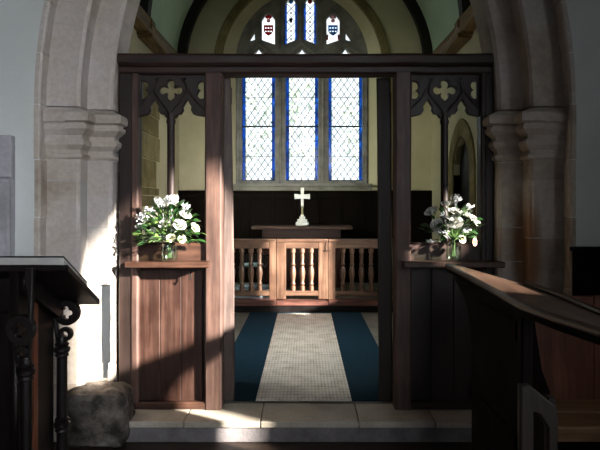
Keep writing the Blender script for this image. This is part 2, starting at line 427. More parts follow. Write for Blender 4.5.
# impost mouldings wrapping each respond
capz = lambda py: Z_(py, 4.25)
cap_prof = [(d, capz(y)) for d, y in [(0, 160), (.022, 159.5), (.032, 157.5), (.022, 155), (.008, 154.5), (.010, 151), (.046, 146.5), (.052, 143), (.044, 141), (.026, 140.5), (.030, 137),
            (.078, 131.5), (.082, 128), (.062, 127.5), (.064, 125.5), (.094, 124), (.098, 119.5), (.090, 116), (.05, 113), (0, 110), (-.02, 110), (-.02, 160)]]
for s in (-1, 1):
    path = [(s*1.665, 4.15), (s*1.60, 4.15), (s*1.60, 4.30), (s*A, 4.30), (s*A, 4.37)]
    if s > 0: path = path[::-1]
    # outward must point into the opening
    bm = sweep_plan(path, cap_prof)
    c = obj('impost', bm, M['stone'], trim); c.location = (0, -4.3, 0)
    p2 = [(s*1.845, 4.15), (s*1.66, 4.15)]
    if s > 0: p2 = p2[::-1]
    bm = sweep_plan(p2, [(d*.55, z) for d, z in cap_prof])
    c = obj('impost', bm, M['stone'], trim); c.location = (0, -4.3, 0)
# rough plinth blocks at the feet of the responds
def rough_block(x0, x1, y0, y1, z0, z1, amp, cuts=10, sc=7, rnd=.05):
    bm = bmesh.new(); add_box(bm, x0, x1, y0, y1, z0, z1, rnd, 2)
    bmesh.ops.subdivide_edges(bm, edges=[e for e in bm.edges if e.calc_length() > .04], cuts=cuts, use_grid_fill=True)
    for v in bm.verts:
        n = noise.noise_vector(v.co*sc)*amp + noise.noise_vector(v.co*sc*3)*amp*.4
        if v.co.z < z0+.01: n.z = 0
        v.co += n
    return bm
for s in (-1, 1):
    c = obj('plinth', rough_block(s*1.25, s*1.66, 4.03, 4.32, 0, .385, .03), M['plinth'], trim, True); c.location = (0, -4.3, 0)

# --- chancel shell
zf, zs2 = .155, .25
struct(obj('floor_chancel', box(-CX-.2, CX+.2, 4.5, 8.36, -.1, zf, 0), M['tile']))
struct(obj('step_riser', box(-CX, CX, 8.325, 8.362, zf, zs2-.004, .004), M['black_wood']))
struct(obj('floor_sanctuary', box(-CX-.2, CX+.2, 8.36, YE+.2, -.1, zs2, .006), M['tile']))
# step of pale slabs below the screen
st = bpy.data.objects.new('trim_2', None); COL.objects.link(st); struct(st)
xs = [-1.42, -.86, -.316, .382, .92, 1.42]
for a, b in zip(xs, xs[1:]):
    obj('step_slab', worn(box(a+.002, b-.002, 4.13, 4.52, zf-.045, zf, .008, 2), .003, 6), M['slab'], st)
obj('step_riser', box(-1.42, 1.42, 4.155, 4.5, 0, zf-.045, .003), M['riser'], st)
# side walls
zpl = 4.24
NW0, NW1 = 7.05, 8.28
nw = plate([[(4.5, 0), (YE+.6, 0), (YE+.6, zpl+.3), (4.5, zpl+.3)], pointed(NW0, NW1, 1.75, 2.75, .85)[::-1]], -CX-.5, -CX, 'YZ')
struct(obj('wall_north', nw, M['cream']))
D0, D1 = 8.28, 9.26
zd = 2.16
sw = plate([[(4.5, 0), (YE+.6, 0), (YE+.6, zpl+.3), (4.5, zpl+.3)],
            pointed(6.30, 7.24, 1.05, 2.1, .9)[::-1],
            pointed(D0, D1, .25, zd, .56)[::-1]], CX, CX+.5, 'YZ')
struct(obj('wall_south', sw, M['cream']))
# pointed doorway in the south wall: stone surround and a dark plank door
door = bpy.data.objects.new('door_1', None); COL.objects.link(door); door.location = (CX, (D0+D1)/2, zs2); struct(door)
po = pointed(D0-.24, D1+.26, .25, zd, .56); pi_ = pointed(D0, D1, .25, zd, .56)
c = obj('door_surround', plate([po, pi_[::-1]], CX-.025, CX+.12, 'YZ', .006), M['quoin'], door); c.location = -door.location
c = obj('door_leaf', plate([pointed(D0-.02, D1+.02, .25, zd, .56)], CX+.10, CX+.16, 'YZ'), M['black_wood'], door); c.location = -door.location
# north window: glazing out of view, quoined eastern jamb in view
win3 = bpy.data.objects.new('window_3', None); COL.objects.link(win3); win3.location = (-CX, 7.7, 1.75); struct(win3)
bm = bmesh.new(); z = 1.62
hts = [.17, .12, .42, .38, .30, .42, .38]
wid = [.80, 1.12, .95, 1.18, 1.10, 1.16, 1.05]
z = 1.66
for hgt, wd in zip(hts, wid):
    add_box(bm, -CX-.30, -CX+.006, NW1-.005, NW1+wd, z+.004, z+hgt-.004, .006); z += hgt
c = obj('jamb_stones', bm, M['quoin'], win3); c.location = -win3.location
c = obj('pane', plate([pointed(NW0-.02, NW1+.02, 1.73, 2.75, .85)], -CX-.44, -CX-.43, 'YZ'), M['glass_white'], win3); c.location = -win3.location

# east wall with the deep splayed opening of the great window
YW = 11.35                       # plane of the window tracery
wx = lambda px: X_(px, YW)
wz = lambda py: Z_(py, YW)
CXW = 302.0
def arch_px(half, sill, spring, R, Y, n=24):
    """pixel-measured arch outline given at depth Y"""
    c = R-half
    ap = math.degrees(math.acos(c/R))
    pts = [(CXW-half, sill)]+[(CXW+c+R*math.cos(math.radians(180-ap*i/n)), spring-R*math.sin(math.radians(180-ap*i/n))) for i in range(n+1)]
    pts += [(2*CXW-x, y) for x, y in pts[::-1]][1:]
    return [P(x, y, Y) for x, y in pts]
wall_open = arch_px(85, 187, 66, 92, YE)
win_open = arch_px(64.5, 187, 63, 70, YW)
arcv = [(CX*math.cos(math.radians(a)), zpl+CX*math.sin(math.radians(a))) for a in range(0, 181, 6)]
outer = [(-CX-.5, 0), (CX+.5, 0), (CX+.5, 7.0), (-CX-.5, 7.0)]
struct(obj('wall_east', plate([outer, wall_open[::-1]], YE, YE+.04, 'XZ'), M['cream']))
struct(obj('wall_east_outer', plate([outer, win_open[::-1]], YW-.06, YW+.4, 'XZ'), M['cream']))
bm = bmesh.new()
ra = [bm.verts.new((x, YE+.03, z)) for x, z in wall_open]; rb = [bm.verts.new((x, YW-.05, z)) for x, z in win_open]
for i in range(len(ra)-1): bm.faces.new((ra[i], ra[i+1], rb[i+1], rb[i]))
bm.faces.new((ra[-1], ra[0], rb[0], rb[-1]))
struct(obj('wall_east_splay', bm, M['cream']))
# stone rear arch round the opening
ring_o = arch_px(88.5, 187, 66, 95.5, YE); ring_i = arch_px(81, 187, 66, 88, YE)
struct(obj('trim_3', plate([ring_o, ring_i[::-1]], YE-.05, YE+.06, 'XZ', .01), M['quoin']))

# --- east window
win = bpy.data.objects.new('window_1', None); COL.objects.link(win); win.location = (X_(302, YW), YW, wz(187)); struct(win)
def under(o): o.location = -win.location; return o
def Wp(pts): return [(wx(x), wz(y)) for x, y in pts]
lights = [(242.5, 275), (286, 318), (328.5, 362)]
def light_outline(x0, x1, inset=0):
    m = (x0+x1)/2; h = (x1-x0)/2
    pts = [(x0, 181), (x1, 181), (x1, 70)]
    # cusped pointed head
    pts += [(x1-1.5, 66), (m+h*.62, 63.5), (m+h*.60, 59), (m+h*.36, 55), (m+2, 52.5), (m, 49.5)]
    pts += [(m-2, 52.5), (m-h*.36, 55), (m-h*.60, 59), (m-h*.62, 63.5), (x0+1.5, 66), (x0, 70)]
    return pts
tl = [[(285, 45.5), (297, 40.5), (297, 6), (294.5, 1), (291, -2.5), (287.5, 1), (285, 6)], None]
tl[1] = [(607-x-6, y) for x, y in tl[0]]
sh = [[(262, 41), (275, 45.5), (275, 20), (272, 16.5), (268.5, 14.5), (265, 16.5), (262, 21)], None]
sh[1] = [(601.5-x, y) for x, y in sh[0]]
tri = [[(249, 42.5), (255, 41), (255, 33)], [(345.5, 33), (345.5, 41), (351.5, 42.5)]]
holes = [light_outline(a, b) for a, b in lights]+tl+sh+tri
outl = arch_px(66, 188.5, 63, 71.5, YW)
under(obj('tracery', plate([outl]+[Wp(h)[::-1] for h in holes], YW-.09, YW+.05, 'XZ', .012), M['tracery'], win))
# raised mullion rolls and arched label lines of the tracery
bm = bmesh.new()
for px in (238.5, 280.5, 323.2, 366):
    add_tube(bm, [(wx(px), YW-.10, wz(187)), (wx(px), YW-.10, wz(66))], .025, 8)
for a, b in lights:
    m = (a+b)/2
    pts = [(a-4, 66), (a, 57), (m-7, 50), (m, 44.5), (m+7, 50), (b, 57), (b+4, 66)]
    add_tube(bm, [(wx(x), YW-.10, wz(y)) for x, y in pts], .022, 8)
for px, y0 in ((280, 50), (301, 44), (322, 50)):
    add_tube(bm, [(wx(px), YW-.10, wz(y0)), (wx(px), YW-.10, wz(2 if px != 301 else -4))], .02, 8)
under(obj('tracery_moulding', bm, M['tracery'], win, True))
sill = box(wx(235), wx(369.5), YE-.02, YW+.02, wz(190.5), wz(184.5), .012, 2)
under(obj('window_sill', sill, M['tracery'], win))
def lattice(x0, x1, y0, y1, dx, dy, wpx):
    """lead cames of a diamond lattice inside a pixel rectangle"""
    bm = bmesh.new(); s = dy/dx
    for sg in (1, -1):
        k = -60
        while k < 120:
            # line: y = y0 + sg*s*(x-x0) + k*dy
            pts = []
            xa, xb = x0, x1
            ya = y0+k*dy+sg*s*(xa-x0); yb = y0+k*dy+sg*s*(xb-x0)
            t0, t1 = 0.0, 1.0
            d = yb-ya
            for lim, less in ((y0, False), (y1, True)):
                if d != 0:
                    t = (lim-ya)/d
                    if (d > 0) == less: t1 = min(t1, t)
                    else: t0 = max(t0, t)
            if t1-t0 > .02:
                p = (xa+(xb-xa)*t0, ya+d*t0); q = (xa+(xb-xa)*t1, ya+d*t1)
                add_tube(bm, [(wx(p[0]), YW, wz(p[1])), (wx(q[0]), YW, wz(q[1]))], wpx, 4)
            k += 1
    return bm
for i, (a, b) in enumerate(lights):
    g = obj('window_light', plate([Wp(light_outline(a-1, b+1))], YW+.012, YW+.016, 'XZ'), M['glass_white'], win); under(g)
    bm = bmesh.new()
    for e0, e1 in ((a-.5, a+3.0), (b-3.0, b+.5)):
        add_box(bm, wx(e0), wx(e1), YW+.006, YW+.009, wz(181), wz(64))
    obj('blue_border', bm, M['glass_blue'], g)
    bm = lattice(a+2.4, b-2.4, 66, 181, 6.6, 9.4, .0076)
    for e in (a+3.0, b-3.0):
        add_tube(bm, [(wx(e), YW, wz(181)), (wx(e), YW, wz(66))], .005, 4)
    y = 66
    while y < 181:                                       # joints between the border pieces
        for e0, e1 in ((a, a+2.6), (b-2.6, b)):
            add_tube(bm, [(wx(e0), YW+.002, wz(y)), (wx(e1), YW+.002, wz(y))], .004, 4)
        y += 7.5
    obj('lead_lattice', bm, M['lead'], g)
    bm = bmesh.new()
    add_tube(bm, [(wx(a-1), YW-.012, wz(126.6)), (wx(b+1), YW-.012, wz(126.6))], .016, 6)
    add_tube(bm, [(wx(a-1), YW-.004, wz(97.7)), (wx(b+1), YW-.004, wz(97.7))], .006, 6)
    add_tube(bm, [(wx(a-1), YW-.004, wz(156.5)), (wx(b+1), YW-.004, wz(156.5))], .005, 6)
    obj('saddle_bar', bm, M['iron'], g)
    under(obj('pane_foot', box(wx(a), wx(b), YW-.02, YW+.03, wz(182), wz(180), 0), M['iron'], win))
for i, h in enumerate(tl):
    a, b = min(p[0] for p in h), max(p[0] for p in h)
    g = obj('tracery_light', plate([Wp(h)], YW+.012, YW+.016, 'XZ'), M['glass_white'], win); under(g)
    bm = bmesh.new()
    lo = [(a, 46), (a+2.2, 46), (a+2.2, 2), (a, 2)]
    add_box(bm, wx(a-.3), wx(a+2), YW+.004, YW+.009, wz(46), wz(3)); add_box(bm, wx(b-2), wx(b+.3), YW+.004, YW+.009, wz(46), wz(3))
    obj('blue_border', bm, M['glass_blue'], g)
    bm = lattice(a+2, b-2, 4, 44, 8.4, 9.0, .007); obj('lead_lattice', bm, M['lead'], g)
    bm = bmesh.new()
    for yy in (13, 22, 31, 39):
        add_box(bm, wx((a+b)/2-.9), wx((a+b)/2+.9), YW+.003, YW+.007, wz(yy+.9), wz(yy-.9))
    obj('pink_quarry', bm, M['glass_pink'], g)
    m = (a+b)/2
    obj('top_boss', plate([star_union(wx(m), wz(1.5), [(0, 0, .045)], 16)], YW+.002, YW+.007, 'XZ'), M['glass_red' if i else 'glass_sky'], g)
    if i == 0: obj('dark_quarry', box(wx(289.2), wx(292.4), YW+.001, YW+.006, wz(21.8), wz(18.2), 0), M['glass_dark'], g)
for i, h in enumerate(sh):
    g = obj('shield_light', plate([Wp(h)], YW+.012, YW+.016, 'XZ'), M['glass_white'], win); under(g)
    m = (min(p[0] for p in h)+max(p[0] for p in h))/2
    col = M['glass_red'] if i == 0 else M['glass_sky']
    obj('crest', plate([star_union(wx(m), wz(17), [(-.03, 0, .035), (.03, 0, .035), (0, .03, .035)], 24)], YW+.003, YW+.008, 'XZ'), M['glass_red'] if i == 0 else M['glass_pink'], g)
    obj('helm', plate([star_union(wx(m), wz(20.5), [(0, 0, .04)], 16)], YW+.004, YW+.008, 'XZ'), M['glass_pink'], g)
    sd = [(m-4.8, 25), (m+4.8, 25), (m+4.8, 31), (m+3, 33.8), (m, 35.8), (m-3, 33.8), (m-4.8, 31)]
    ch = [[(m+dx-.75, yy-.6), (m+dx+.75, yy-.6), (m+dx+.75, yy+.6), (m+dx-.75, yy+.6)] for yy in (27.9, 31.3) for dx in (-2.7, 0, 2.7)]
    obj('shield', plate([Wp(sd)]+[Wp(c_)[::-1] for c_ in ch], YW+.002, YW+.007, 'XZ'), col, g)
    if i:
        bm = bmesh.new()
        for s_ in (-1, 1): add_box(bm, wx(m+s_*5.6-.9), wx(m+s_*5.6+.9), YW+.003, YW+.007, wz(40), wz(34.5))
        obj('mantling', bm, M['glass_red'], g)
for h in tri:
    under(obj('corner_light', plate([Wp(h)], YW+.012, YW+.016, 'XZ'), M['glass_white'], win))

# --- roof: plastered barrel vault, arched ribs, wall plates
bm = bmesh.new(); pr = None
ys = [4.5, 6.5, 8.3, YE+.1]
rows = []
for y in ys:
    rows.append([bm.verts.new((CX*math.cos(math.radians(a)), y, zpl+CX*math.sin(math.radians(a)))) for a in range(0, 181, 5)])
rows_o = []
for y in ys:
    rows_o.append([bm.verts.new(((CX+.15)*math.cos(math.radians(a)), y, zpl+(CX+.15)*math.sin(math.radians(a)))) for a in range(0, 181, 5)])
for rr in (rows, rows_o):
    for a, b in zip(rr, rr[1:]):
        for i in range(len(a)-1): bm.faces.new((a[i], a[i+1], b[i+1], b[i]))
struct(obj('ceiling_vault', bm, M['vault'], None, True))
def rib(y0, y1, depth, name):
    bm = bmesh.new(); rows = []
    for a in range(0, 181, 5):
        c, s_ = math.cos(math.radians(a)), math.sin(math.radians(a))
        rows.append([bm.verts.new((r*c, y, zpl+r*s_)) for r, y in ((CX-depth, y0), (CX+.02, y0), (CX+.02, y1), (CX-depth, y1))])
    for a, b in zip(rows, rows[1:]):
        for i in range(4): bm.faces.new((a[i], a[(i+1) % 4], b[(i+1) % 4], b[i]))
    bm.faces.new(rows[0]); bm.faces.new(rows[-1])
    return struct(obj(name, bm, M['rib']))
rib(YE-.22, YE-.06, .16, 'trim_4'); rib(8.12, 8.30, .16, 'trim_5'); rib(5.6, 5.78, .16, 'trim_6')
for i, s in enumerate((-1, 1)):
    bm = bmesh.new()
    pts = [(s*(CX-.06), y, zpl-.02+.012*math.sin(y*2)) for y in (8.2, 8.6, 9.2, 9.9, 10.5, YE)]
    add_tube(bm, pts, .125, 12)
    add_tube(bm, [(s*(CX-.06), 8.16, zpl-.02), (s*(CX-.06), 8.34, zpl-.02)], .165, 12)
    add_box(bm, s*(CX-.21), s*CX, 8.2, YE, zpl-.21, zpl-.14, .01)
    struct(obj('trim_%d' % (7+i), bm, M['roof_oak'], None, True))
    struct(obj('trim_%d' % (9+i), box(s*(CX-.2), s*CX, 4.56, 8.15, zpl-.14, zpl+.06, .01), M['roof_oak']))
# --- dark wainscot on the east wall and the corners
zw = Z_(190.5, YE)
bs = bpy.data.objects.new('baseboard_east', None); COL.objects.link(bs); bs.location = (0, YE, zs2); struct(bs)
def ub(o): o.location = -bs.location; return o
ub(obj('wainscot_board', box(-CX, CX, YE-.06, YE-.03, zs2, zw-.04, 0), M['reredos'], bs))
ub(obj('wainscot_capping', box(-CX, CX, YE-.10, YE-.02, zw-.05, zw, .01), M['reredos'], bs))
bm = bmesh.new(); x = -CX+.05
while x < CX:
    add_box(bm, x, x+.05, YE-.085, YE-.055, zs2, zw-.05, .006); x += .42
for zz in (zs2+.05, .95, zw-.15): add_box(bm, -CX, CX, YE-.08, YE-.055, zz, zz+.07, .006)
ub(obj('wainscot_frame', bm, M['reredos'], bs))
# --- stone tablet/jamb seen at the picture's left edge on the nave wall
tb = struct(obj('trim_11', box(-2.75, X_(11.5, 4.0), 3.985, 4.06, 0, Z_(135, 4.0), .008), M['tablet']))
bm = bmesh.new()
for a, b, q in ((135, 178, 11.5), (180, 262, 9), (264, 330, 10)):
    add_box(bm, -2.75, X_(q, 3.96), 3.955, 4.0, Z_(b, 3.96), Z_(a, 3.96), .012, 2)
struct(obj('trim_12', bm, M['tablet']))
# dado panelling on the right stretch of the nave's east wall
tw = obj('baseboard_south', box(X_(575, 4.0), WN, 3.97, 4.06, 0, Z_(250, 4.0), .006), M['stall']); struct(tw)
c = obj('baseboard_capping', box(X_(575, 4.0)-.015, WN, 3.94, 4.06, Z_(251.5, 4.0), Z_(247, 4.0), .01, 2), M['stall'], tw)

# ================================================================== CHANCEL SCREEN
YS = 4.38; YB = 4.50
sx = lambda px: X_(px, YS)
sz = lambda py: Z_(py, YS)
scr = thing('chancel_screen', 'tall dark oak screen with open doorway and pierced tracery filling the stone arch', 'screen', loc=(0, YS, zf))
def us(o): o.location = -scr.location; return o
bm = long_box(sx(119), sx(493), YS-.05, YB+.05, sz(66.5), sz(54.5), 'X', 24, .02, .006)
us(obj('head_beam', bm, M['oak_dark_h'], scr))
bm = long_box(sx(120), sx(491), YS-.02, YB+.03, sz(74), sz(66), 'X', 24, .012, .004)
us(obj('beam_moulding', bm, M['oak_dark_h'], scr))
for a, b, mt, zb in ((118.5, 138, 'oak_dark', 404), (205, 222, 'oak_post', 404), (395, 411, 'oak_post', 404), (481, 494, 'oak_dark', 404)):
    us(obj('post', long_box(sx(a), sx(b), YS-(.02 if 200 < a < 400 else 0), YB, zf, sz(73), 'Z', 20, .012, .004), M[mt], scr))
for a, b in ((131.5, 138.5), (480.5, 486)):
    us(obj('stile', long_box(sx(a), sx(b), YS-.012, YS+.03, zf+.05, sz(73), 'Z', 16, .01, .003), M['oak_post' if a < 200 else 'oak_dark'], scr))
for a, b in ((138, 205), (411, 481)):
    m = (a+b)/2 - (2 if a < 200 else 0); k = (b-a)/67.0
    # pierced tracery head
    def T(dx, y): return (sx(m+dx*k), sz(y))
    out = [(sx(a-.5), sz(73)), (sx(a-.5), sz(116)), T(-27, 114.6), T(-22.8, 113.4)]
    lft = [(-20.4, 109.5), (-21, 106), (-19, 102.6), (-16.5, 98.2), (-14, 102.6), (-12, 106), (-12.6, 109.5), (-10, 113.2), (-7.2, 113.2), (-4.8, 117)]
    out += [T(*p) for p in lft]
    out += [T(-p[0], p[1]) for p in lft[::-1]]
    out += [T(22.8, 113.4), T(27, 114.6), (sx(b+.5), sz(116)), (sx(b+.5), sz(73))]
    u = YS/F
    quat = star_union(*T(0, 89.3), [(-7.6*u, 0, 4.1*u), (7.6*u, 0, 4.1*u), (0, 6.3*u, 4.2*u), (0, -5.5*u, 4.2*u), (0, 0, 4.5*u)], 72,
                      lambda t: 11.6*u if abs(math.degrees(t)-270) < 3 else (9.9*u if abs(math.degrees(t)-270) < 8 else 0))
    hl = star_union(sx(a+1.2), sz(89), [(3.0*u, 4.3*u, 4.6*u), (3.0*u, -4.3*u, 4.6*u), (0, 0, 3*u)], 30, None, -84, 84)
    hr = star_union(sx(b-1.2), sz(89), [(-3.0*u, 4.3*u, 4.6*u), (-3.0*u, -4.3*u, 4.6*u), (0, 0, 3*u)], 30, None, 96, 264)
    sp1 = star_union(*T(-14.5, 78.5), [(0, 0, .9*u)], 10); sp2 = star_union(*T(14.5, 78.5), [(0, 0, .9*u)], 10)
    us(obj('tracery', plate([out, quat, hl, hr, sp1, sp2], YS+.03, YS+.085, 'XZ', .004), M['oak_dark'], scr))
    # raised ogee mouldings on the tracery face
    bm = bmesh.new()
    for s in (-1, 1):
        for pts in ([(-1*s*.0, 117), (s*4, 108), (s*11, 100), (s*16, 92), (s*15.5, 84), (s*11, 77)],
                    [(s*33, 108), (s*26, 101), (s*21, 94), (s*18, 88)]):
            add_tube(bm, [(T(*p)[0], YS+.03, T(*p)[1]) for p in pts], .009, 6)
    us(obj('tracery_moulding', bm, M['oak_dark'], scr, True))
    bm = bmesh.new()
    add_lathe(bm, [(.030, sz(250)), (.034, sz(246)), (.029, sz(240)), (.029, sz(124)), (.036, sz(121)), (.030, sz(117)), (.034, sz(112))], sx(m), YS+.05, 12)
    us(obj('mullion', bm, M['oak_dark'], scr, True))
    bm = long_box(sx(a-1), sx(b+1), YS+.01, YB-.02, sz(264), sz(243), 'X', 10, .01, .005)
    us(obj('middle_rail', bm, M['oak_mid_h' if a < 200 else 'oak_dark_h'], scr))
    # lower boarded panel
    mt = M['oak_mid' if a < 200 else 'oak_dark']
    w = (sx(b)-sx(a)); nb = 3; pn = []
    for j in range(nb):
        x0 = sx(a-1)+w*j/nb*.965; x1 = sx(a-1)+w*(j+1)/nb*.965
        us(obj('panel_board', worn(box(x0+.001, x1-.001, YS+.045, YS+.07, sz(403), sz(262), .004), .002, 4), mt, scr))
    us(obj('panel_backing', box(sx(a-1), sx(b), YS+.071, YS+.085, sz(403), sz(262), 0), M['black_wood'], scr))
    us(obj('panel_bead', box(sx(a-1), sx(a+.8), YS+.005, YS+.045, sz(402), sz(268), .005), mt, scr))
    bm = long_box(sx(a-2), sx(b+2), YS-.012, YB, zf, sz(402), 'X', 10, .01, .003)
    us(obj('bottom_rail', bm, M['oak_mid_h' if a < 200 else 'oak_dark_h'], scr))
    # flower shelf fixed to the rail
    a2, b2 = (125, 208) if a < 200 else (405, 505)
    Yf = YS-.14
    bm = long_box(X_(a2, Yf), X_(b2, Yf), Yf, YS+.02, Z_(268, Yf), Z_(262.3, Yf), 'X', 12, .006, .004, 6)
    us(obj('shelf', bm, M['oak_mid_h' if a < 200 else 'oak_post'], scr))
    xx = sx(a)+w*.80; bm = bmesh.new()
    add_tube(bm, [(xx, YS-.03, Z_(267.5, YS)), (xx, YS-.03, Z_(276, YS)), (xx-.006, YS-.035, Z_(279, YS)), (xx-.016, YS-.035, Z_(277.5, YS))], .005, 6)
    us(obj('hook', bm, M['iron'], scr))
# open gate leaves folded back into the chancel, seen edge on
def gate(px0, px1, ytop, ang, mt, label, dl, dr, name='screen_gate'):
    Y0 = 4.54
    x0, x1 = X_(px0, Y0), X_(px1, Y0)
    hx = (x0+x1)/2; t = abs(x1-x0)
    g = thing(name, label, 'gate', 'open gate leaves of the chancel screen', (hx, Y0, zf))
    zt = Z_(ytop, Y0)-zf
    def tr(bm):
        bmesh.ops.rotate(bm, verts=bm.verts[:], cent=(0, 0, 0), matrix=Matrix.Rotation(ang, 3, 'Z')); return bm
    bm = long_box(-t/2, t/2, 0, .11, .012, zt, 'Z', 18, .01, .006, 2.5)
    for v in bm.verts: v.co.x += (dr if v.co.x > 0 else dl)*Y0/F*(v.co.z/zt)**2       # hand-cut taper
    obj('stile', tr(bm), M[mt], g)
    obj('stile', tr(long_box(-t/2+.015, t/2-.015, .42, .52, .012, zt-.03, 'Z', 12, .01, .004)), M[mt], g)
    for z0, z1 in ((.02, .14), (1.0, 1.11), (zt-.18, zt-.05)):
        obj('rail', tr(box(-t/2+.02, t/2-.02, .10, .43, z0, z1, .006)), M[mt], g)
    obj('panel', tr(box(-.012, .012, .09, .44, .12, 1.02, .003)), M[mt], g)
    obj('panel', tr(box(-.012, .012, .09, .44, 1.09, zt-.15, .003)), M[mt], g)
    return g
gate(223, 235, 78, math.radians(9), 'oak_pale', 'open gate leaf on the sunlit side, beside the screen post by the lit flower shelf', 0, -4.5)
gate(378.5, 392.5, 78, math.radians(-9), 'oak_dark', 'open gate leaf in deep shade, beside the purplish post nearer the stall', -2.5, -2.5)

# ================================================================== FLOWERS
def petal(bm, c, r, az, tilt, h, rnd, mi=0):
    """one cupped petal"""
    n = 5; m = 5; rows = []
    for j in range(m):
        v = j/(m-1); row = []
        for i in range(n):
            u = i/(n-1)*2-1
            wdt = r*(.35+.75*math.sin(PI*min(v*.62+.1, .9)))*.9
            rad = r*(.25+.75*math.sin(v*PI*.5))*(1+tilt*v*v)
            a = az+u*wdt/max(r, 1e-6)*.62
            zz = h*(v-.18*u*u*v)-(.12*h*max(0, v-.75)*4*max(0, tilt))
            row.append(bm.verts.new((c[0]+rad*math.cos(a), c[1]+rad*math.sin(a), c[2]+zz)))
        rows.append(row)
    for a, b in zip(rows, rows[1:]):
        for i in range(n-1): bm.faces.new((a[i], a[i+1], b[i+1], b[i]))
def rose_mesh(size, seed):
    rnd = random.Random(seed); bm = bmesh.new()
    for ring, (k, r, tilt, h) in enumerate([(3, .22, -.3, .62), (4, .42, -.12, .66), (5, .68, .12, .58), (6, .98, .42, .42)]):
        for i in range(k):
            petal(bm, (0, 0, 0), size*1.0*r, 2*PI*i/k+ring*.5+rnd.uniform(-.15, .15), tilt+rnd.uniform(-.05, .1), size*h*1.5, rnd)
    add_lathe(bm, [(size*.1, -size*.1), (size*.32, 0), (size*.2, size*.3)], 0, 0, 8)
    return bm
def leaf_geo(bm, base, d, L, w, roll=0.0):
    d = Vector(d).normalized(); s = d.cross(Vector((0, 0, 1)))
    if s.length < .1: s = Vector((1, 0, 0))
    s.normalize(); up = s.cross(d)
    s2 = s*math.cos(roll)+up*math.sin(roll); up2 = s2.cross(d)
    rows = []
    for j in range(6):
        v = j/5; ww = w*math.sin(PI*min(max(v, .04), .98))**.8
        c = Vector(base)+d*L*v - up2*L*.22*v*v
        rows.append([bm.verts.new(c-s2*ww+up2*ww*.35), bm.verts.new(c), bm.verts.new(c+s2*ww+up2*ww*.35)])
    for a, b in zip(rows, rows[1:]):
        for i in range(2): bm.faces.new((a[i], a[i+1], b[i+1], b[i]))
def bouquet(name, label, cx, cy, cz, px_roses, Yf, pale, seed, lacepos, spread, leaves_n):
    rnd = random.Random(seed)
    t = thing(name, label, 'flowers', 'flower arrangements on the screen', (cx, cy, cz))
    mouth = Vector((0, 0, .02))
    st = bmesh.new()
    for i, (px, py, size, dy, mt) in enumerate(px_roses):
        x, z = P(px, py, Yf+dy); p = Vector((x-cx, Yf+dy-cy, z-cz))
        d = (p-mouth); d.y -= .10; d.z += .03; d.normalize()
        bm = rose_mesh(size, seed*31+i)
        q = d.to_track_quat('Z', 'Y').to_matrix()
        for v in bm.verts: v.co = q @ v.co + p - d*size*.4
        obj('rose', bm, M[mt], t, True)
        mid = (p+mouth)/2+Vector((0, 0, .02))
        add_tube(st, [Vector((rnd.uniform(-.015, .015), rnd.uniform(-.015, .015), -.10)), mouth+Vector((p.x*.05, 0, 0)), mid, p-d*size*.4], .0028, 5)
    # foliage
    lf = bmesh.new(); lp = bmesh.new()
    for i in range(leaves_n):
        a = rnd.uniform(0, 2*PI); e = rnd.uniform(-.35, 1.2); rr = spread*rnd.uniform(.34, .96)
        b = Vector((rr*math.cos(e)*math.cos(a), rr*math.cos(e)*math.sin(a)*.62, .04+rr*math.sin(e)*.95+.03))
        b.y = min(b.y, .03)
        d = Vector((b.x, min(b.y-.05, 0), b.z*.6+rnd.uniform(-.08, .06)))
        leaf_geo(lf if rnd.random() > pale else lp, b, d, rnd.uniform(.035, .075), rnd.uniform(.010, .02), rnd.uniform(-.8, .8))
        if i % 3 == 0: add_tube(st, [mouth, b*.5+Vector((0, 0, .03)), b], .0018, 4)
    obj('foliage', lf, M['leaf'], t, True)
    o = obj('pale_foliage', lp, M['leaf_p'], t, True); o['label'] = 'paler yellow-green leaves'
    obj('stems', st, M['stem'], t, True)
    # sprays of tiny blossom
    for (px, py, w, k) in lacepos:
        bm = bmesh.new(); x, z = P(px, py, Yf-.02); c = Vector((x-cx, Yf-.02-cy, z-cz))
        root = c*.35
        for i in range(k):
            gg = lambda q: max(-1.7*q, min(1.7*q, rnd.gauss(0, q)))
            p = c+Vector((gg(w), gg(w*.6), gg(w*.62)))
            bmesh.ops.create_icosphere(bm, subdivisions=1, radius=rnd.uniform(.0035, .0065), matrix=Matrix.Translation(p))
            if i % 4 == 0: add_tube(bm, [c*.75, p], .0009, 3)
        add_tube(bm, [root, c], .0014, 4)
        obj('blossom_spray', bm, M['lace'], t)
    return t
def vase(name, label, cx, cy, z0, r, h):
    t = tag_o = None
    bm = bmesh.new(); add_lathe(bm, [(.004, h*.12), (r*.90, h*.13), (r*.93, h*.45), (r*.90, h*.62), (.004, h*.62)], 0, 0, 20)
    prof = [(0.004, 0), (r*.82, 0), (r*.95, h*.10), (r, h*.45), (r*.92, h*.85), (r*1.0, h), (r*1.0-.003, h), (r*.92-.003, h*.85), (r-.003, h*.45), (r*.95-.003, h*.14), (.004, h*.10)]
    add_lathe(bm, prof, 0, 0, 20)
    o = obj(name, bm, M['vase'], None, True, (cx, cy, z0))
    return tag(o, label, 'vase', 'glass vases on the screen shelves')
YF = 4.285
zsh = Z_(262.3, YS-.14)+.005
hv = .125
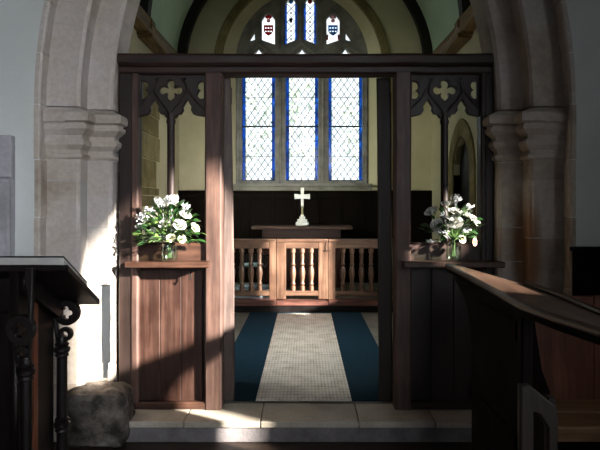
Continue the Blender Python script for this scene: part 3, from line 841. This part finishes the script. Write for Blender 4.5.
# sunlit arrangement
x = X_(169.5, YF)
vase('glass_vase', 'clear glass vase of green stems on the sunlit shelf', x, YF, zsh, .062, hv)
bouquet('flower_arrangement', 'white roses with bright green leaves in sunlight on the sunlit screen shelf', x, YF, zsh+hv,
        [(169, 205, .030, -.0, 'petal'), (185.5, 215, .032, -.03, 'petal'), (180, 225, .034, -.08, 'petal'), (164, 223, .034, -.06, 'petal'), (152, 233, .034, -.05, 'petal'),
         (146, 220, .026, .0, 'petal'), (156, 214, .024, .0, 'petal_c'), (195, 228, .028, -.03, 'petal_c'), (171, 238, .024, -.07, 'petal_c'), (182, 239, .022, -.06, 'petal_c')],
        YF, .35, 3, [(160, 201, .022, 70), (172, 199, .026, 80), (185, 206, .018, 40), (142, 217, .028, 100), (150, 210, .02, 50), (173, 230, .014, 40), (163, 236, .014, 40), (140, 226, .018, 50)], .25, 330)
# shaded arrangement
x2 = X_(453.5, YF)
vase('glass_vase', 'clear glass vase of stems on the shaded shelf, beside the stall capping', x2, YF, zsh, .058, .135)
bouquet('flower_arrangement', 'white roses with sparse dark leaves standing on the shaded screen shelf', x2, YF, zsh+.135,
        [(447.5, 203.5, .034, 0, 'petal'), (431, 211.5, .038, -.02, 'petal'), (455.5, 211.5, .036, -.03, 'petal'), (454, 222.5, .046, -.07, 'petal'), (437, 224.5, .036, -.05, 'petal'),
         (467, 215, .038, -.01, 'petal'), (475, 221, .038, -.04, 'petal'), (462.5, 239.5, .020, -.05, 'petal_c'), (474.5, 242, .022, -.04, 'pink')],
        YF, .12, 11, [(456, 198, .022, 60), (443, 214, .016, 40), (466, 229, .020, 60), (438, 231, .016, 40), (430, 241, .014, 30), (470, 206, .016, 30), (445, 232, .012, 24)], .215, 130)

# ================================================================== CHANCEL FURNISHINGS
tag(obj('carpet', box(-.78, .79, 4.56, 8.31, zf, zf+.008, .003), M['carpet']), 'dark blue carpet running up the chancel floor to the rail', 'carpet')
tag(obj('carpet_runner', worn(box(X_(255.5, 4.53), X_(352, 4.53), 4.535, 8.2, zf+.008, zf+.014, .002), 0), M['runner']), 'pale ribbed runner laid along the middle of the blue carpet', 'runner')
# communion rail
YR = 8.50
rx = lambda px: X_(px, YR)
rz = lambda py: Z_(py, YR)
proto_b = None
def baluster(z0, z1):
    bm = bmesh.new(); h = z1-z0
    prof = [(.026, 0), (.026, .10), (.018, .12), (.027, .16), (.018, .20), (.024, .30), (.032, .42), (.026, .52), (.017, .58), (.027, .62), (.017, .66), (.021, .80), (.017, .88), (.026, .90), (.026, 1.0)]
    add_lathe(bm, [(r*1.42, z0+h*t) for r, t in prof], 0, 0, 12)
    return bm
BAL = None
def rail_section(name, label, cat, px0, px1, stiles, bals, sill, group=None):
    global BAL
    t = thing(name, label, cat, group, (rx((px0+px1)/2), YR, zs2))
    def u(o): o.location = -t.location; return o
    u(obj('hand_rail', box(rx(px0), rx(px1), YR-.055, YR+.055, rz(241.8), rz(239), .008, 2), M['oak_rail_h'], t))
    u(obj('top_rail', box(rx(px0), rx(px1), YR-.035, YR+.035, rz(248.3), rz(241.5), .004), M['oak_rail_h'], t))
    u(obj('bottom_rail', box(rx(px0), rx(px1), YR-.035, YR+.035, rz(295.5), rz(290.5), .004), M['oak_rail_h'], t))
    for a, b in stiles:
        u(obj('stile', box(rx(a), rx(b), YR-.038, YR+.038, zs2+.075 if not sill else zs2, rz(241.5), .004), M['oak_rail'], t))
    for p in bals:
        if BAL is None:
            o = obj('baluster', baluster(rz(290.5), rz(248.3)), M['oak_rail'], t, True); BAL = o
        else:
            o = BAL.copy(); COL.objects.link(o); o.parent = t
        o.location = Vector((rx(p), YR, 0))-t.location
    if sill: u(obj('sill', box(rx(px0), rx(px1), YR-.178, YR+.05, zs2, zs2+.075, .006), M['sill_red'], t))
    return t
rail_section('communion_rail', 'oak altar rail section with the pale blue light-patch block behind it', 'rail', 214, 276.2, [(214, 220), (269.5, 276.2)],
             [225, 232.5, 242, 251, 259.5], True, 'fixed sections of the altar rail')
rail_section('rail_gate', 'sunlit oak gate with turned balusters in the middle of the altar rail', 'gate', 276.7, 327.6, [(276.7, 286), (318.3, 327.6)],
             [293, 302.2, 311.2], False)
rail_section('communion_rail', 'shaded oak altar rail section, darkening away from the sunlit gate', 'rail', 328.1, 400, [(328.1, 335), (381, 387)],
             [343, 352, 361.5, 371, 394], True, 'fixed sections of the altar rail')
tag(obj('rail_sill', box(rx(276.7), rx(327.6), YR-.178, YR+.05, zs2, zs2+.06, .006), M['sill_red']), 'red-brown wooden sill on the step beneath the rail gate', 'sill')
# iron hook on the rail gate joint
bm = bmesh.new(); add_tube(bm, [(rx(328.2), YR-.062, rz(241)), (rx(327.6), YR-.064, rz(245)), (rx(327.8), YR-.062, rz(249)), (rx(326.2), YR-.06, rz(250.5)), (rx(325.4), YR-.058, rz(249))], .005, 6)
add_tube(bm, [(rx(327.4), YR-.060, rz(250)), (rx(330.2), YR-.060, rz(250.8))], .004, 6)
tag(obj('latch_hook', bm, M['iron'], None, True), 'small black iron hook closing the rail gate', 'hook')
# altar
YA = 10.05
ax = lambda px: X_(px, YA)
az = lambda py: Z_(py, YA)
al = thing('altar', 'reddish wooden altar table below the east window behind the rail', 'altar', None, (0, YA, zs2))
def ua(o): o.location = -al.location; return o
ua(obj('table_top', box(ax(251.5), ax(352.5), YA-.02, YA+.66, az(229.3), az(226.2), .006, 2), M['oak_mid_h'], al))
ua(obj('frieze', box(ax(262), ax(341), YA+.06, YA+.60, az(238), az(229.3), .004), M['mahogany_h'], al))
ua(obj('front_panel', box(ax(264), ax(339), YA+.10, YA+.13, zs2+.10, az(238), .004), M['mahogany'], al))
for px in (265, 338):
    for dy in (.10, .56):
        ua(obj('leg', box(ax(px)-.045, ax(px)+.045, YA+dy-.03, YA+dy+.05, zs2, az(237), .006), M['mahogany'], al))
ua(obj('stretcher', box(ax(265), ax(338), YA+.09, YA+.15, zs2+.04, zs2+.12, .005), M['mahogany_h'], al))
# cross
Yc = YA+.30
kx = lambda px: X_(px, Yc)
zt = az(226.2)
kz = lambda py: zt+(226-py)/F*Yc
cr = thing('altar_cross', 'bright silver cross on a stepped base standing on the altar', 'cross', None, (kx(302.5), Yc, zt))
def uc(o): o.location = -cr.location; return o
def flare(c, e):  # slightly flared arms
    return [(-c, -c), (-c, -c)]
cxp = kx(302.3); w = .030
cp = [(cxp-.022, kz(207)), (cxp+.022, kz(207)), (cxp+.026, kz(199)), (kx(310), kz(199.6)), (kx(310), kz(194.3)), (cxp+.026, kz(194.9)), (cxp+.034, kz(188)), (cxp-.034, kz(188)), (cxp-.026, kz(194.9)), (kx(294.4), kz(194.3)), (kx(294.4), kz(199.6)), (cxp-.026, kz(199))]
uc(obj('cross_arms', plate([cp], Yc-.018, Yc+.018, 'XZ', .005), M['silver'], cr))
bm = bmesh.new(); add_lathe(bm, [(.020, kz(216)), (.017, kz(213)), (.017, kz(209)), (.022, kz(206))], cxp, Yc, 12)
uc(obj('stem', bm, M['gold'], cr, True))
bm = bmesh.new()
for a, b, w in ((226, 222.5, .115), (222.5, 219.6, .088), (219.6, 217, .052), (217, 215, .03)):
    add_box(bm, cxp-w, cxp+w, Yc-w*.8, Yc+w*.8, kz(a), kz(b), .008, 2)
uc(obj('cross_base', bm, M['silver'], cr))
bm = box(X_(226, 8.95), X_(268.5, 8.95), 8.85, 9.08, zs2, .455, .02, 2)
tag(obj('light_patch_block', bm, plain('pale blue light patch', (.40, .52, .62), .85, 0, .2)), 'long pale blue block standing in for light on the floor behind the altar rail balusters', 'light_patch_block')  # added block in place of a light patch on the sanctuary floor
# chair behind the rail, pale cushion
ch = thing('side_chair', 'dark wooden chair with a pale blue seat pad behind the altar rail', 'chair', None, (X_(251.5, 9.3), 9.45, zs2))
for x, y in ((-.19, -.19), (.19, -.19), (-.19, .19), (.19, .19)):
    obj('leg', box(x-.018, x+.018, y-.018, y+.018, 0, .43 if y < 0 else .62, .003), M['black_wood'], ch)
obj('seat', box(-.22, .22, -.22, .22, .42, .45, .006), M['black_wood'], ch)
obj('backrest', box(-.2, .2, .17, .2, .5, .62, .006), M['black_wood'], ch)
bm = bmesh.new(); add_lathe(bm, [(.05, .451), (.17, .455), (.19, .47), (.17, .49), (.05, .497)], 0, 0, 20)
obj('seat_pad', bm, plain('pale blue cloth', (.35, .50, .58), .9, 0, .2), ch, True)

# ================================================================== READING DESK (left)
dk = thing('reading_desk', 'dark sloping reading desk on turned columns with pierced quatrefoil brackets', 'desk', None, (-1.9, 3.2, 0))
def ud(o): o.location = -dk.location; return o
xr = -1.215; yn, yf = 3.0, 3.47
zn, zfar = Z_(264.5, yn), Z_(299, yf)
sl = (zfar-zn)/(yf-yn)
def slab(x0, x1, ya, yb, off0, off1, name, mt):
    """a board lying on the desk slope between heights off0 and off1 above it"""
    bm = bmesh.new()
    f = lambda y: zn+sl*(y-yn)
    c = [(x0, ya, f(ya)+off0), (x1, ya, f(ya)+off0), (x1, yb, f(yb)+off0), (x0, yb, f(yb)+off0), (x0, ya, f(ya)+off1), (x1, ya, f(ya)+off1), (x1, yb, f(yb)+off1), (x0, yb, f(yb)+off1)]
    v = [bm.verts.new(p) for p in c]
    for q in [(0,3,2,1),(4,5,6,7),(0,1,5,4),(1,2,6,5),(2,3,7,6),(3,0,4,7)]: bm.faces.new([v[i] for i in q])
    bmesh.ops.bevel(bm, geom=bm.edges[:], offset=.004, segments=1, affect='EDGES')
    return ud(obj(name, bm, mt, dk))
slab(-2.75, xr, yn, yf, -.035, 0, 'desk_board', M['black_wood'])
slab(-2.74, xr-.03, yn+.02, yf-.12, .002, .046, 'desk_pad', M['lectern_top'])
slab(-2.74, xr-.028, yn+.018, yf-.118, .046, .053, 'desk_pad_rim', M['rim'])
# carcase below the board
xe = -1.46
bm = plate([[(2.98, 0), (3.40, 0), (3.40, zn+sl*.40-.04), (2.98, zn-.035)]], xe-.05, xe, 'YZ', .004); ud(obj('end_panel', bm, M['black_wood'], dk))
bm = bmesh.new(); add_box(bm, xe-.015, xe+.008, 3.13, 3.19, 0, zn-.12, .008, 2); ud(obj('corner_stile', bm, wood('lit red wood', (.26, .07, .03), (.46, .14, .06), .4), dk))  # stile colour brightened to stand in for light catching the edge
ud(obj('front_panel', box(-2.72, xe-.04, 3.06, 3.09, 0, zn-.08, .004), M['black_wood'], dk))
ud(obj('rear_panel', box(-2.72, xe-.04, 3.36, 3.39, 0, zn-.28, .004), M['mahogany'], dk))
bm = bmesh.new()
for q in range(4):
    xx = -2.6+q*.29
    add_box(bm, xx, xx+.24, 3.045, 3.065, .2, zn-.25, .012)
ud(obj('panel_moulding', bm, M['black_wood'], dk))
ud(obj('under_rail', plate([[(2.99, zn-.13), (3.44, zn-.13+sl*.45), (3.44, zn-.038+sl*.44), (2.99, zn-.036)]], xe+.0, xe+.04, 'YZ'), M['black_wood'], dk))
for (px, Yc2, s) in ((62, 3.42, 1), (26, 2.96, -1)):
    xc = X_(px, Yc2); k = Yc2/F
    ring = lambda py: Z_(py, 3.42)
    bm = bmesh.new()
    prof = [(.045, 0), (.045, .06), (.034, .09), (.030, .12)]
    for py in (470, 424, 349):
        z = ring(py)
        prof += [(.030, z-.045), (.040, z-.036), (.034, z-.022), (.046, z-.010), (.046, z+.008), (.034, z+.018), (.042, z+.03), (.030, z+.042)]
    prof = sorted(prof, key=lambda p: p[1])
    prof += [(.026, ring(336))]
    prof = [p for p in prof if p[1] <= ring(336)+1e-6]
    add_lathe(bm, prof, xc, Yc2, 18)
    ud(obj('column', bm, M['black_wood'], dk, True))
    # carved bracket: big pierced roundel, small pierced roundel, tail to the column
    bxx = lambda p: xc+s*(p-62)*3.42/F*(1 if s > 0 else .72)
    cz, c2 = ring(312.5), ring(334)
    u = 3.42/F
    R1, R2 = 12.5*u, 7.2*u
    Cx, C2x = bxx(67.5), bxx(65.5)
    top = zn+sl*(Yc2-yn)-.036
    top = max(top, cz+R1*.8)
    ou = star_union(Cx, cz, [(0, 0, R1)], 48)
    quat = star_union(Cx-.5*u, cz, [(-3.7*u, 0, 2.9*u), (3.7*u, 0, 2.9*u), (0, 3.7*u, 2.9*u), (0, -3.7*u, 2.9*u)], 48)
    ud(obj('bracket', plate([ou, quat], Yc2-.022, Yc2+.022, 'XZ', .003), M['black_wood'], dk))
    ou2 = star_union(C2x, c2, [(0, 0, R2)], 32); ho = star_union(C2x+.3*u, c2, [(0, 0, 3.0*u)], 16)
    ud(obj('bracket', plate([ou2, ho], Yc2-.020, Yc2+.020, 'XZ', .003), M['black_wood'], dk))
    arm = [(bxx(51), top), (bxx(62), top), (bxx(57), cz+R1*.5), (bxx(57), cz-R1*.5), (bxx(59.5), c2), (bxx(60), ring(343)), (bxx(58), ring(346)), (bxx(55), ring(330))]
    ud(obj('bracket_arm', plate([arm], Yc2-.02, Yc2+.02, 'XZ', .006), M['black_wood'], dk))
# woven band hanging over the low corner of the desk
yb = yf-.02
bm = bmesh.new()
def strip(pts, x0, x1, t=.003):
    rows = []
    for (y, z, dx) in pts:
        rows.append([bm.verts.new((x0+dx, y, z)), bm.verts.new((x1+dx, y, z)), bm.verts.new((x1+dx, y+t, z+t)), bm.verts.new((x0+dx, y+t, z+t))])
    for a, b in zip(rows, rows[1:]):
        for i in range(4): bm.faces.new((a[i], a[(i+1) % 4], b[(i+1) % 4], b[i]))
    bm.faces.new(rows[0]); bm.faces.new(rows[-1][::-1])
z0 = Z_(285.5, yf)
wv = lambda i: .003*math.sin(i*1.3)
strip([(yf+.005, z0+.0, 0)]+[(yf-.0+wv(i), z0-(.46*i/10), wv(i+2)) for i in range(1, 11)], X_(101.5, yf), X_(110.5, yf))
strip([(yf+.03, z0-.01, 0)]+[(yf+.022-wv(i), z0-(.555*i/10), -wv(i+1)) for i in range(1, 11)], X_(102, yf), X_(107, yf))
for i in range(12):
    xx = X_(102, yf)+i*.0035; add_tube(bm, [(xx, yf, z0-.46), (xx+.002, yf, z0-.50)], .0012, 3)
add_box(bm, X_(101.5, yf), X_(109, yf), yf-.02, yf+.03, z0-.004, z0+.004, .001)
tag(obj('woven_band', bm, M['woven']), 'grey woven cloth band with fringed end hanging off the low corner of the reading desk', 'cloth')

# ================================================================== STALL (right)
stl = thing('choir_stall', 'dark stall partition with a broad worn capping rail beside the screen', 'stall', None, (.9, 2.9, 0))
def ut(o): o.location = -stl.location; return o
zc = 1.300
pl = [(.93, 3.88), (.905, 3.3), (.872, 2.7), (.845, 2.32), (.87, 2.1), (.925, 1.8), (.95, 1.5), (1.02, 1.5), (1.03, 1.8), (1.035, 2.05), (1.06, 2.4), (1.073, 2.8), (1.03, 3.3), (.985, 3.75), (.965, 3.88)]
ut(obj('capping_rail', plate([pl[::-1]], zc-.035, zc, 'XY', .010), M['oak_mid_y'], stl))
pl2 = [(x+(.02 if i < 7 else -.02), y) for i, (x, y) in enumerate(pl)]
ut(obj('rail_moulding', plate([pl2[::-1]], zc-.062, zc-.035, 'XY', .006), M['stall'], stl))
# shaped partition: swept profile towards the screen
prof = [(2.45, 0), (3.20, 0), (3.20, .86), (3.215, .99), (3.27, 1.09), (3.36, 1.16), (3.48, 1.205), (3.60, zc-.06), (2.45, zc-.06)]
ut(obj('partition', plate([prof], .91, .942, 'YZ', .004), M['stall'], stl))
ut(obj('front_stile', long_box(.90, .948, 2.43, 2.49, 0, zc-.06, 'Z', 8, .008, .002), M['stall'], stl))
for z0, z1 in ((.05, .14), (.62, .70), (1.10, 1.19)):
    ut(obj('partition_rail', box(.896, .955, 2.49, 3.05, z0, z1, .008), M['stall'], stl))
ut(obj('partition', plate([[(1.50, 0), (1.62, 0), (1.62, zc-.06), (1.50, zc-.06)]], .955, .995, 'YZ', .004), M['stall'], stl))
bm = bmesh.new(); add_tube(bm, [(1.078, 2.85, zc+.004), (1.068, 2.4, zc+.006), (1.045, 2.05, zc+.006), (1.035, 1.8, zc+.006), (1.025, 1.5, zc+.006)], .013, 8)
ut(obj('capping_lip', bm, M['mahogany_red'], stl, True))
# bench with boarded back behind the stall, facing the nave
bn = thing('bench', 'oak bench with high reddish boarded back between the stall partition and pier', 'bench', None, (1.9, 3.5, 0))
def un(o): o.location = -bn.location; return o
Yb = 3.62
red = wood('reddish back board', (.24, .085, .05), (.40, .155, .09), .5)
x0 = X_(526, Yb); 
for j in range(4):
    a = x0+j*.42
    un(obj('back_board', worn(box(a+.001, a+.419, Yb, Yb+.03, .40, 1.12, .004), .001, 4), red, bn))
un(obj('seat_board', box(x0, x0+1.68, 3.40, 3.62, .455, .485, .006, 2), M['seat'], bn))
un(obj('seat_board', box(x0, x0+1.68, 3.19, 3.398, .450, .480, .006, 2), M['seat'], bn))
un(obj('seat_edge', box(x0, x0+1.68, 3.165, 3.19, .40, .482, .01, 2), M['seat'], bn))
for q in (0, 1.62):
    un(obj('bench_end', plate([[(3.2, 0), (3.64, 0), (3.64, 1.13), (3.56, 1.10), (3.50, .9), (3.42, .72), (3.25, .58), (3.2, .46)]], x0+q-.03, x0+q+.02, 'YZ', .004), M['stall'], bn))
un(obj('seat_riser', box(x0, x0+1.62, 3.30, 3.33, 0, .45, .004), M['stall'], bn))
# pierced bench end in front
be = thing('kneeling_desk', 'small dark open wooden frame with slanting top in front of the stall partition', 'prayer desk', None, (.84, 2.1, 0))
def ue(o): o.location = -be.location; return o
Ye = 2.1
q = lambda px, py: P(px, py, Ye)
out = [q(519, 500), q(519, 384.5), q(529, 384.5), q(554, 405), q(556, 412), q(556, 500)]
ho = [q(532, 499), q(546, 499), q(546, 426), q(538, 413), q(532, 410)]
ue(obj('end_frame', plate([out, ho], Ye-.02, Ye+.02, 'XZ', .006), M['frame_dark'], be))
for px in (522, 552):
    ue(obj('leg', box(q(px, 0)[0]-.02, q(px, 0)[0]+.02, Ye-.02, Ye+.02, 0, q(0, 497)[1], .004), M['frame_dark'], be))
for px in (524, 550):
    xx = X_(px, Ye+.24)
    ue(obj('leg', box(xx-.015, xx+.015, Ye+.22, Ye+.26, 0, q(0, 412)[1]-.02, .004), M['frame_dark'], be))
ue(obj('side_board', box(q(548, 0)[0], q(556, 0)[0], Ye+.021, Ye+.25, q(0, 460)[1], q(0, 412)[1], .006), M['stall'], be))
# ================================================================== OUTSIDE
def tree(x, y, z, r, h, seed, label):
    rnd = random.Random(seed)
    t = thing('tree', label, 'tree', 'trees beyond the east window', (x, y, 0))
    bm = bmesh.new(); add_tube(bm, [(0, 0, -.5), (0, 0, z*.6), (0, 0, z)], .07, 8, .5); obj('trunk', bm, plain('pale bark', (.5, .5, .46), .9, 0, .1, .1, 6), t)
    bm = bmesh.new()
    for i in range(120):
        d = Vector((rnd.gauss(0, 1), rnd.gauss(0, 1), rnd.gauss(0, 1))).normalized()*rnd.uniform(.45, 1)**.5
        p = Vector((d.x*r, d.y*r, z+d.z*h))
        leaf_geo(bm, p, (rnd.uniform(-1, 1), rnd.uniform(-1, 1), rnd.uniform(-1, .5)), rnd.uniform(.2, .45), rnd.uniform(.06, .12), rnd.uniform(-1, 1))
    obj('crown', bm, plain('sunlit tree leaf', (.56, .62, .52), .6, 0, .3, .2, 3), t)
tree(-2.6, 26, 5.6, 1.3, 1.7, 1, 'leafy tree blurred behind the large pane nearest the reading desk')
tree(-.1, 25, 5.4, 1.2, 1.9, 2, 'leafy tree blurred behind the middle of the three large panes')
tree(2.9, 30, 5.9, 1.2, 2.0, 3, 'leafy tree blurred behind the large pane farthest from the reading desk')

# pieces carried by a part become sub-parts of it (their meshes share the part's frame)
for child, part in (('hook', 'shelf'), ('beam_moulding', 'head_beam'), ('tracery_moulding', 'tracery'), ('desk_pad_rim', 'desk_pad'), ('capping_lip', 'capping_rail')):
    kids = [o for o in bpy.data.objects if o.name.split('.')[0] == child and o.parent and o.parent.parent is None]
    for k in kids:
        sibs = [o for o in k.parent.children if o.name.split('.')[0] == part]
        cxk = sum(v.co.x for v in k.data.vertices)/len(k.data.vertices)
        best = min(sibs, key=lambda o: abs(sum(v.co.x for v in o.data.vertices)/len(o.data.vertices)-cxk))
        k.parent = best; k.location = (0, 0, 0)
